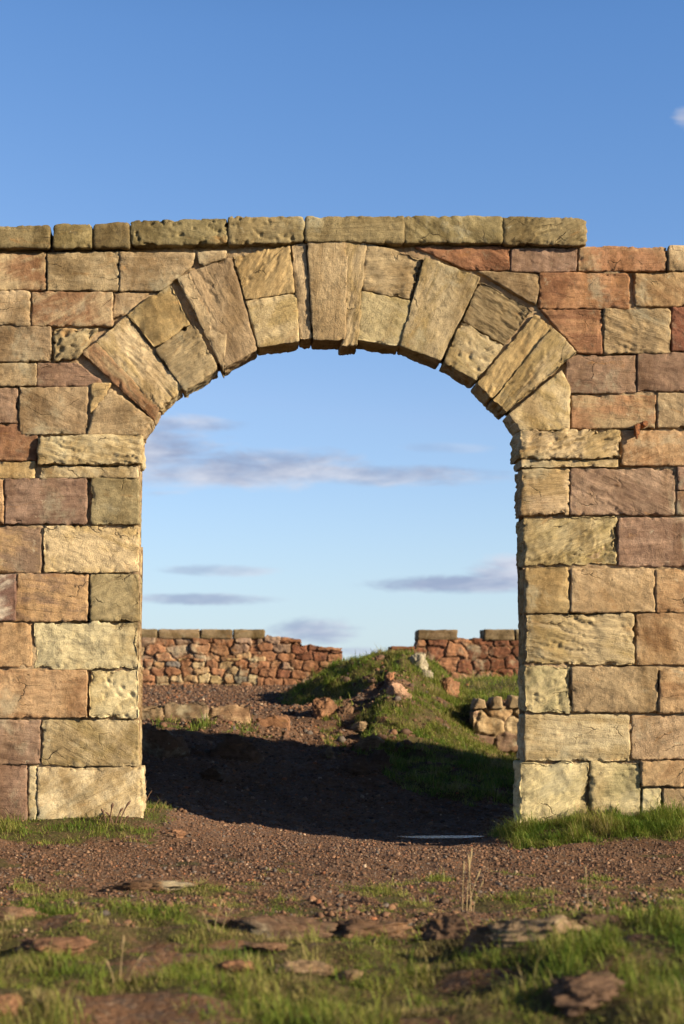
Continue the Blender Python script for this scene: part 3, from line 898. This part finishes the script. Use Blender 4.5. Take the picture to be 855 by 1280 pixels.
def rock(name, label, cat, px, py, Y, w, d, h, col='T', seed=0, yaw=0., cuts=9, sink=.3, rough=.10, group=None, flat=0.0):
    """an angular boulder: a ball cut by random planes, weathered, sunk in the soil"""
    r_ = np.random.default_rng(seed)
    v = ICO_V.copy()
    for k in range(cuts):
        n = r_.normal(size=3); n /= np.linalg.norm(n)
        o = r_.uniform(.38, .74)
        s = v @ n - o
        v = v - np.clip(s, 0, None)[:, None] * n * .985
    off = r_.uniform(-40, 40, 3)
    n = v / np.linalg.norm(v, axis=1)[:, None]
    v = v + n * (rough * .7 * fbm(v * 1.8 + off, 4) + rough * .5 * fbm(v * np.array([3, 3, 9]) + off, 5, .65) + rough * .28 * fbm(v * 12 + off, 4, .7))[:, None]
    v = v * (1 - .10 * np.clip(.12 - np.abs(fbm(v * 2.1 + off[::-1], 3, .5)), 0, .12) / .12)[:, None]      # fractures
    tz = v[:, 2] / .24 + .7 * fbm(v * 1.5 + off, 3) + .25 * v[:, 0]
    v[:, :2] *= (1 + .16 * ((tz - np.floor(tz)) - .5) * (.3 + ((np.floor(tz).astype(int) * 53) % 7) / 7))[:, None]   # bedding ledges
    v = (v - v.min(0)) / (v.max(0) - v.min(0)) - np.array([.5, .5, 0])
    v = v * np.array([w, d, h / (1 - sink)])
    c, s = math.cos(yaw), math.sin(yaw)
    v[:, :2] = v[:, :2] @ np.array([[c, s], [-s, c]])
    X = at(px, py, Y)[0]; z = float(zat(X, Y)[0])
    v = v + np.array([X, Y, z - sink * h / (1 - sink)])
    c1, c2 = PAL[col] if isinstance(col, str) else col
    a = Acc(); a.add(v, ICO_F, colour=np.array(c1), second_colour=np.array(c2), bed=v + off, relief=np.full(len(v), .5), streak=np.full(len(v), .3))
    o = a.build(name, M_RUBBLE); centre_origin(o)
    tag(o, label, cat, group)
    return o


def gY(px, py):
    """depth at which the line of sight through a pixel meets the ground"""
    d = FWD * F + RGT * (px - 427.5) + UPV * (640 - py); d = d / np.linalg.norm(d)
    t = np.linspace(3.2, 30, 2400); P = EYE + t[:, None] * d
    hit = P[:, 2] < zat(P[:, 0], P[:, 1])
    return float(P[np.argmax(hit), 1]) if hit.any() else 10.0


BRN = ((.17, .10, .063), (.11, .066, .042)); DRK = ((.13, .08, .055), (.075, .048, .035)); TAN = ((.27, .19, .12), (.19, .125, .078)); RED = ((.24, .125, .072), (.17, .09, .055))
ROCKS = [
    # (label, px, py of base, w, d, h, colour, yaw)
    ('flat reddish stone lying in front of the left pier', 216, 1047, .20, .14, .05, RED, .1),
    ('dark low outcrop where gravel meets turf, below the left pier', 190, 1114, .50, .30, .10, BRN, .05),
    ('small brown lump of rock just right of the low left outcrop', 262, 1110, .22, .18, .05, BRN, .3),
    ('bare brown rock farthest left along the edge of the turf', 12, 1152, .30, .30, .09, BRN, 0),
    ('rounded brown slab in the near grass on the left', 70, 1196, .32, .26, .07, RED, .15),
    ('reddish rock nearest the viewer in the left grass', 0, 1272, .18, .2, .07, RED, .3),
    ('wide dark ledge of broken rock at the near edge of the gravel', 338, 1170, .56, .34, .12, DRK, -.05),
    ('brown ledge rock between the dark ledge and the squat block', 452, 1168, .46, .30, .10, BRN, .1),
    ('thin dark stone wedged low in the grass below the wide ledge', 330, 1192, .20, .16, .05, BRN, .2),
    ('squat dark brown block beside the wedge shaped stone', 560, 1176, .22, .2, .14, DRK, .2),
    ('wedge shaped brown stone leaning in front of the long slab', 608, 1186, .19, .17, .12, BRN, -.3),
    ('long tan slab sloping down beside the wedge shaped stone', 675, 1174, .42, .26, .11, TAN, -.12),
    ('dark flat slab with a bright top edge, right of the tan slab', 742, 1162, .34, .24, .09, DRK, .05),
    ('pale brown rock half sunk in grass below the ledge', 372, 1216, .24, .18, .07, TAN, .2),
    ('small reddish rock to the left of the half sunk pale rock', 292, 1218, .16, .14, .05, RED, .1),
    ('dark rock among the long near grass on the right', 735, 1262, .26, .20, .09, DRK, .1),
    ('small tan stone alone in the near grass below the brown ledge', 440, 1225, .12, .1, .04, TAN, .5),
    # beyond the arch
    ('white angular boulder on top of the grassy mound', 523, 838, .30, .22, .22, ((.40, .36, .28), (.30, .26, .19)), .2),
    ('long pinkish slab at the foot of the mound crest', 498, 873, .36, .25, .17, ((.38, .23, .16), (.30, .19, .13)), .1),
    ('red lump of fallen masonry on the mound above the retaining wall', 562, 868, .30, .26, .20, RED, .3),
    ('small orange stone left of the white boulder', 488, 850, .16, .14, .09, ((.38, .17, .09), (.34, .2, .12)), .5),
    ('grey stone below the white boulder', 533, 848, .20, .16, .1, ((.30, .26, .20), (.26, .22, .16)), .1),
    ('reddish outcrop at the left foot of the mound', 407, 896, .36, .3, .20, RED, .1),
    ('small brown stone right of the reddish outcrop', 434, 893, .18, .16, .13, BRN, .7),
    ('tan slab in the path below the lower grass slope', 462, 936, .36, .26, .12, TAN, .05),
    ('round pale cobble at the edge of the arch shadow', 413, 948, .12, .12, .12, TAN, 0),
    ('flat tan stone on the path above the pale cobble', 452, 916, .26, .2, .08, TAN, .2),
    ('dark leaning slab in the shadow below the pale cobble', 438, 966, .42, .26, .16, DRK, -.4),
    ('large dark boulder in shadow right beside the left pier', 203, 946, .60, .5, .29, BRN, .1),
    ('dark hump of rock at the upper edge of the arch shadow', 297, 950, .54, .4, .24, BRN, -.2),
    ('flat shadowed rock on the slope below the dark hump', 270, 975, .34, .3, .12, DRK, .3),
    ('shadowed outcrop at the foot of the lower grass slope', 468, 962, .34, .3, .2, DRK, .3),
]
for i, (lab, px, py, w, d, h, colr, yw) in enumerate(ROCKS):
    Y = gY(px, py)
    rock('rock', lab, 'rock', px, py, Y + d * .3, w, d, h * (.62 if py > 1090 else 1), colr, 100 + i, yw, sink=.5, cuts=18, rough=.17)
# kerb of rough blocks along the upper path
for i, (px, w, lab) in enumerate(((189, .32, 'leftmost block of the rough stone kerb above the shadow'), (234, .53, 'longest tan block of the rough stone kerb above the shadow'),
                                  (289, .49, 'pale block of the stone kerb just right of its longest block'), (342, .40, 'last low block at the right end of the stone kerb'))):
    kx = at(px, 908, 6.3)[0]; kz = float(zat(kx, 6.3)[0]); ka = Acc()
    hh = (.16, .20, .17, .12)[i]
    block(ka, [(kx - w / 2, kz + hh * .92), (kx + w / 2 - .03, kz + hh), (kx + w / 2, kz - .08), (kx - w / 2 - .02, kz - .08)], 6.22 + .03 * i, 6.52 + .04 * (i % 2), [TAN, TAN, ((.34, .235, .145), (.25, .15, .09)), RED][i],
          res=.02, rad=.045, rough=.04, bedamp=.015, edge=.03, resw=.03)
    ko = ka.build('kerb_block', M_RUBBLE); centre_origin(ko)
    tag(ko, lab, 'kerb stone', 'kerb blocks along the upper path')

# ------------------------------------------------------------------ gravel (stuff)
_t = (1 + 5 ** .5) / 2
ic = np.array([(-1, _t, 0), (1, _t, 0), (-1, -_t, 0), (1, -_t, 0), (0, -1, _t), (0, 1, _t), (0, -1, -_t), (0, 1, -_t), (_t, 0, -1), (_t, 0, 1), (-_t, 0, -1), (-_t, 0, 1)]) / 1.9
icf = np.array([(0, 11, 5), (0, 5, 1), (0, 1, 7), (0, 7, 10), (0, 10, 11), (1, 5, 9), (5, 11, 4), (11, 10, 2), (10, 7, 6), (7, 1, 8), (3, 9, 4), (3, 4, 2), (3, 2, 6), (3, 6, 8), (3, 8, 9), (4, 9, 5), (2, 4, 11), (6, 2, 10), (8, 6, 7), (9, 8, 1)])
PEB = np.array([.74, .62, .54]) * np.array([(.17, .105, .07), (.13, .085, .06), (.22, .135, .085), (.10, .07, .055), (.28, .20, .14), (.15, .14, .135), (.11, .105, .105), (.30, .14, .075), (.40, .34, .27), (.21, .15, .11)])
PW = np.array([.28, .22, .15, .17, .05, .04, .04, .03, .012, .04]); PW /= PW.sum()


def pebbles(acc, X, Y, size):
    n = len(X)
    Z = zat(X, Y)
    sc = size[:, None] * rng.uniform(.55, 1.25, (n, 3)); sc[:, 2] *= .7
    v = ic[None] * (1 + rng.normal(0, .13, (n, 12, 1))) * sc[:, None, :]
    th = rng.uniform(0, 6.28, n); c, s = np.cos(th)[:, None], np.sin(th)[:, None]
    x, y = v[..., 0] * c - v[..., 1] * s, v[..., 0] * s + v[..., 1] * c
    v = np.stack([x + X[:, None], y + Y[:, None], v[..., 2] + (Z + sc[:, 2] * .25)[:, None]], -1)
    f = icf[None] + (np.arange(n) * 12)[:, None, None]
    c = PEB[rng.choice(len(PEB), n, p=PW)] * rng.uniform(.75, 1.25, (n, 1))
    acc.add(v.reshape(-1, 3), f.reshape(-1, 3), colour=np.repeat(c, 12, 0))


def scatter(n, x0, x1, y0, y1, keep):
    X, Y = rng.uniform(x0, x1, n), rng.uniform(y0, y1, n)
    k = keep(X, Y); return X[k], Y[k]


def dry(X, Y): return ((X - PC[0]) / .42) ** 2 + ((Y - .10) / .22) ** 2 > 1


def vis(X, Y, m=60):
    px, py = proj(np.stack([X, Y, zat(X, Y)], 1)); return (px > -m) & (px < 855 + m) & (py < 1280 + m)


gv = Acc()
X, Y = scatter(75000, -2.6, 4.2, -4.6, 1.2, lambda x, y: vis(x, y) & dry(x, y) & (rng.random(len(x)) < 1.0 - .9 * sm(.15, .7, turf_amount(x, y, zat(x, y)))))
pebbles(gv, X, Y, .0034 * np.exp(np.abs(np.clip(rng.normal(0, .66, len(X)), -1.7, 1.7))))
X, Y = scatter(26000, -2.6, 5.5, 1.2, 6.4, lambda x, y: vis(x, y) & (rng.random(len(x)) < 1.0 - .95 * turf_amount(x, y, zat(x, y))))
pebbles(gv, X, Y, .006 * np.exp(np.abs(np.clip(rng.normal(0, .7, len(X)), -1.6, 1.6))))
X, Y = scatter(26000, -3.6, 3.5, 6.4, 16.2, lambda x, y: vis(x, y) & (rng.random(len(x)) < 1.0 - .95 * turf_amount(x, y, zat(x, y))))
pebbles(gv, X, Y, .0075 * np.exp(np.abs(np.clip(rng.normal(0, .75, len(X)), -1.6, 1.6))))
X, Y = scatter(2600, -.6, 3.2, 5.2, 10.2, lambda x, y: vis(x, y) & (np.abs(x - xLs(y)) < .55) & (fbm(np.stack([x, y, 0 * x], 1) * 1.9 + 5, 3) > .1))
pebbles(gv, X, Y, .020 * np.exp(np.minimum(np.abs(rng.normal(0, .6, len(X))), 1.25)))
X, Y = scatter(700, -2.6, .8, 5.7, 6.8, lambda x, y: vis(x, y) & (rng.random(len(x)) < .5))
pebbles(gv, X, Y, .016 * np.exp(np.minimum(np.abs(rng.normal(0, .6, len(X))), 1.2)))
X, Y = scatter(2600, -1.4, 2.4, -5.0, -3.6, lambda x, y: vis(x, y) & (fbm(np.stack([x, y, 0 * x], 1) * 1.6 + 50, 3) > .12))
pebbles(gv, X, Y, .007 * np.exp(np.minimum(np.abs(rng.normal(0, .7, len(X))), 1.3)))
tag(gv.build('gravel', M_PEBBLE, smooth=False), 'loose brown and grey gravel covering the worn path', 'gravel', kind='stuff')

# ------------------------------------------------------------------ grass (stuff)
GCOL = np.array([(.085, .15, .018), (.135, .195, .026), (.21, .235, .042), (.30, .255, .085), (.38, .295, .14)])


def blades(acc, X, Y, h, w, lean, mixp, Zoff=-.01, clump=None, green=1.0):
    n = len(X); Z = zat(X, Y) + Zoff
    th = rng.uniform(0, 6.283, n)
    dirx, diry = np.cos(th), np.sin(th)
    le = h * np.abs(rng.normal(lean, .3, n))
    fx_, fy_ = rng.uniform(0, 6.283, n), None
    px_, py_ = -diry, dirx
    b = np.stack([X, Y, Z], 1); side = np.stack([px_, py_, np.zeros(n)], 1) * (w / 2)[:, None]
    ld = np.stack([dirx, diry, np.zeros(n)], 1)
    m = b + ld * (le * .35)[:, None]; m[:, 2] += h * .62
    t = b + ld * le[:, None]; t[:, 2] += h * np.clip(1.02 - .22 * (le / h) ** 2, .35, 1.02)
    V = np.stack([b - side, b + side, m - side * .75, m + side * .75, t], 1)
    f = np.array([(0, 1, 3), (0, 3, 2), (2, 3, 4)])
    Fc = f[None] + (np.arange(n) * 5)[:, None, None]
    p = np.stack([X, Y, np.zeros(n)], 1)
    cn = fbm(p * 2.6 + 60, 4, .6) * 1.9 + rng.normal(0, .65, n) + mixp + .1
    k = np.clip(cn + 1.3, 0, 3.999); i = k.astype(int); fr = (k - i)[:, None]
    c = GCOL[i] * (1 - fr) + GCOL[i + 1] * fr
    c = c * rng.uniform(.7, 1.25, (n, 1)) * green
    acc.add(V.reshape(-1, 3), Fc.reshape(-1, 3), colour=np.repeat(c, 5, 0))


ROCKXY = [(o.location.x, o.location.y, max(o.dimensions.x, o.dimensions.y) * .42) for o in COL.objects if o.name.startswith(('rock', 'kerb_block'))]
bpy.context.view_layer.update()
ROCKXY = [(o.location.x, o.location.y, o.dimensions.x * .36, o.dimensions.y * .36) for o in COL.objects if o.name.startswith(('rock', 'kerb_block'))]
def offrock(X, Y):
    k = np.ones(len(X), bool)
    for x, y, a, b in ROCKXY: k &= ((X - x) / a) ** 2 + ((Y - y) / b) ** 2 > 1
    return k


gr = Acc()
def grow(n, box, keepf, h, w, lean, mixp, dens=1.0, green=1.0):
    X, Y = scatter(n, *box, lambda x, y: vis(x, y) & offrock(x, y))
    t = turf_amount(X, Y, zat(X, Y)); k = keepf(X, Y, t) & (rng.random(len(X)) < dens * sm(.12, .85, t))
    X, Y, t = X[k], Y[k], t[k]
    cl = fbm(np.stack([X, Y, 0 * X + 5], 1) * 3.4, 3, .6)
    hh = h * np.exp(rng.normal(0, .35, len(X))) * (.5 + .6 * t) * np.clip(1 + 1.5 * cl, .35, 2.2)
    blades(gr, X, Y, hh, np.full(len(X), w) * rng.uniform(.7, 1.3, len(X)), lean, mixp, green=green)


grow(330000, (-1.9, 3.2, -6.9, -1.9), lambda x, y, t: y < 9, .019, .0028, .85, .95)
# longer grass at lower right and in tussocks
tl = lambda x, y, t: (fbm(np.stack([x, y, 0 * x], 1) * 2.2 + 80, 3) + .9 * sm(.7, 1.2, x) * sm(-4.6, -5.4, y) + .25 * sm(-5.2, -5.8, y) > .34)
grow(60000, (-1.5, 2.3, -6.9, -4.3), tl, .047, .0034, .95, .40)
# foot of the piers
grow(42000, (-3.2, -.3, -1.3, 1.4), lambda x, y, t: y < 1.5, .028, .004, .8, .4)
grow(60000, (1.75, 4.6, -1.0, .8), lambda x, y, t: y < 1.5, .052, .004, .95, .05)
# mound, lower slope and the banks beyond the arch
grow(120000, (-.3, 4.6, 7.6, 14), lambda x, y, t: mound_r(x, y) < 1.2, .044, .007, .8, .50)
grow(150000, (.8, 5.5, 2.6, 9), lambda x, y, t: mound_r(x, y) > 1.0, .042, .006, .8, .45)
grow(16000, (2.6, 6.5, 7.7, 16), lambda x, y, t: mound_r(x, y) > 1.0, .05, .008, .8, .5)
grow(14000, (-2.6, 1.4, 5.0, 6.6), lambda x, y, t: y < 9, .055, .007, .6, -.3)
tag(gr.build('grass', M_GRASS, smooth=False), 'short green and yellowing grass on the turf and the mound', 'grass', kind='stuff')

# ------------------------------------------------------------------ a few weeds one can tell apart
def stalks(name, label, cat, px, py, Y, specs, r=.003, col=(.34, .25, .13), heads=True):
    a = Acc(); X0 = at(px, py, Y)[0]
    for (dx, h, lx, ly) in specs:
        n = 9; t = np.linspace(0, 1, n)
        z0 = float(zat(X0 + dx, Y)[0]) - .01
        c = np.stack([X0 + dx + lx * t ** 1.7, Y + ly * t ** 1.7, z0 + h * t], 1)
        rad = r * (1 - .55 * t)
        if heads: rad = rad + r * 1.4 * np.exp(-((t - .86) / .09) ** 2)
        th = np.linspace(0, 2 * np.pi, 6, endpoint=False)
        V = c[:, None] + np.stack([np.cos(th), np.sin(th), 0 * th], 1)[None] * rad[:, None, None]
        i = np.arange(n * 6).reshape(n, 6); j = np.roll(i, -1, 1)
        a.add(V.reshape(-1, 3), np.stack([i[:-1], j[:-1], j[1:], i[1:]], -1).reshape(-1, 4), colour=np.array(col) * rng.uniform(.8, 1.2))
    o = a.build(name, M_STALK); centre_origin(o); tag(o, label, cat); return o


Yd = gY(588, 1140)
stalks('dry_grass_stalk', 'tall dry straw coloured grass stalks standing on the gravel edge', 'dry grass', 586, 1132, Yd, [(-.03, .24, .01, 0), (-.01, .30, .03, .01), (.01, .27, -.01, 0), (.02, .15, .05, 0), (.0, .2, .06, .02)], .0024)
stalks('dock_weed', 'dark withered weed stems at the foot of the left pier', 'weed', 141, 1020, -.13, [(-.05, .11, -.03, 0), (-.02, .15, .02, -.02), (.02, .12, .05, 0), (.05, .17, .07, .02), (.0, .09, -.05, 0), (.08, .07, .03, 0)], .006, (.13, .07, .045))
stalks('twiggy_weed', 'thin reddish twigs sprouting at the inner corner of the left pier', 'weed', 183, 990, .25, [(-.03, .22, .03, 0), (-.02, .15, .06, 0), (-.04, .27, .0, .02), (.05, .1, .05, 0), (.1, .09, .05, 0)], .0035, (.24, .13, .07), False)
for i, (px, py, lab) in enumerate(((268, 1166, 'single dry stem in the grass left of the dark ledge'),
                                   (150, 1230, 'bent pale grass stems in the near grass on the left'), (735, 1135, 'faint dry stems rising right of the dark flat slab'))):
    Y = gY(px, py)
    stalks('dry_grass_stalk', lab, 'dry grass', px, py, Y, [(0, .14 + .03 * i, .03 - .02 * i, 0), (.025, .11, .05, .01), (-.02, .09, -.03, 0)], .002)

# ------------------------------------------------------------------ light
SUN_AZ, SUN_EL = math.radians(60), math.radians(20)     # azimuth from the wall's normal, to the right behind the camera
to_sun = Vector((math.sin(SUN_AZ) * math.cos(SUN_EL), -math.cos(SUN_AZ) * math.cos(SUN_EL), math.sin(SUN_EL)))
sl = bpy.data.lights.new('sun', 'SUN'); sl.energy = 5.0; sl.angle = math.radians(.5); sl.color = (1.0, .85, .60)
so = bpy.data.objects.new('sun', sl); COL.objects.link(so); so.rotation_euler = to_sun.to_track_quat('Z', 'Y').to_euler(); so.location = to_sun * 50

w = bpy.data.worlds.new('World'); SC.world = w
t = NT(w)
sky = t.n('ShaderNodeTexSky', sky_type='NISHITA', sun_disc=False, sun_elevation=SUN_EL, sun_rotation=math.pi - SUN_AZ, altitude=20, air_density=1.0, dust_density=.35, ozone_density=2.2)
SKY_S = .076
d = t.n('ShaderNodeTexCoord').outputs['Generated']
sp = t.n('ShaderNodeSeparateXYZ', ins={0: d})
yc = t.math('MAXIMUM', sp.outputs[1], .02)
u, v_ = t.math('DIVIDE', sp.outputs[0], yc), t.math('DIVIDE', sp.outputs[2], yc)
uv = t.n('ShaderNodeCombineXYZ', ins={0: u, 1: v_, 2: 0.0}).outputs[0]
n1 = t.noise(t.mapping(uv, (9, 34, 1)), 1.0, 6, .6, .4)
n2 = t.noise(t.mapping(uv, (26, 95, 1), (3, 1, 0)), 1.0, 7, .68, .6)
nn = t.math('ADD', t.math('MULTIPLY', t.math('SUBTRACT', n1, .5), 2.1), t.math('MULTIPLY', t.math('SUBTRACT', n2, .5), 1.9))
CL = [(195, 568, 120, 50, 1.0), (310, 584, 170, 30, 1.0), (480, 594, 190, 15, .9), (230, 531, 90, 14, .85), (275, 713, 85, 8, .6), (250, 749, 110, 8, .8), (575, 730, 135, 12, .95), (650, 716, 70, 22, 1.0),
      (398, 788, 60, 18, .9), (455, 815, 40, 7, .7), (858, 147, 22, 18, .8), (560, 560, 60, 8, .3), (770, 560, 90, 14, .5), (60, 600, 120, 26, .8)]
tot = None
for px, py, sx, sy, st_ in CL:
    q = at(px, py, 1000.0) - EYE
    u0, v0 = q[0] / q[1], q[2] / q[1]
    a = t.math('MULTIPLY', t.math('SUBTRACT', u, u0), F / sx); b = t.math('MULTIPLY', t.math('SUBTRACT', v_, v0), F / sy)
    r2 = t.math('ADD', t.math('MULTIPLY', a, a), t.math('MULTIPLY', b, b))
    g = t.math('ADD', t.math('SUBTRACT', 1.0, r2), nn)
    g = t.math('MULTIPLY', t.mapr(g, -.2, 1.0), st_)
    tot = g if tot is None else t.math('MAXIMUM', tot, g)
tot = t.math('MULTIPLY', tot, t.math('GREATER_THAN', sp.outputs[1], .05))
bright = t.noise(t.mapping(uv, (14, 50, 1), (7, 3, 0)), 1.0, 5, .6, .2)
cloud = t.mix(t.mapr(bright, .35, .68), tuple(x / SKY_S for x in (.155, .19, .275)), tuple(x / SKY_S for x in (.32, .335, .385)))
skyc = t.mix(1.0, sky.outputs[0], (.99, .98, 1.13), 'MULTIPLY')
sc_ = t.n('ShaderNodeSeparateColor', ins={0: skyc})
chan = []
for i_, (mid_, lo_, hi_) in enumerate(((2.2, 1.42, .72), (3.55, 1.02, .78), (5.4, .75, .8))):   # a clearer, deeper blue than the stock air gives
    x_ = t.math('DIVIDE', sc_.outputs[i_], mid_)
    chan.append(t.math('MULTIPLY', t.math('MULTIPLY', t.math('POWER', t.math('MINIMUM', x_, 1.0), lo_), t.math('POWER', t.math('MAXIMUM', x_, 1.0), hi_)), mid_))
skyc = t.n('ShaderNodeCombineColor', ins={0: chan[0], 1: chan[1], 2: chan[2]}).outputs[0]
skyc = t.mix(t.mapr(sp.outputs[2], -.02, .16, .65, 0.0), skyc, tuple(x / SKY_S / 2.12 for x in (.62, .76, .88)))
dim = t.mapr(sp.outputs[2], .41, .60, 1.0, .14)          # unseen upper sky dimmed in all channels, added to deepen the shadows
skyc = t.mix(1.0, skyc, t.n('ShaderNodeCombineColor', ins={0: dim, 1: dim, 2: dim}).outputs[0], 'MULTIPLY')
colr = t.mix(t.math('MULTIPLY', tot, .95), skyc, cloud)
bg = t.n('ShaderNodeBackground', ins={'Color': colr, 'Strength': SKY_S})
t.n('ShaderNodeOutputWorld', ins={'Surface': bg.outputs[0]})

vs = SC.view_settings
vs.view_transform = 'Standard'; vs.look = 'None'; vs.gamma = 1.0; vs.use_curve_mapping = False; vs.exposure = 1.08
SC.cycles.max_bounces = 3; SC.cycles.diffuse_bounces = 2; SC.cycles.transmission_bounces = 2; SC.cycles.use_adaptive_sampling = True; SC.cycles.adaptive_threshold = .03; SC.cycles.use_denoising = True
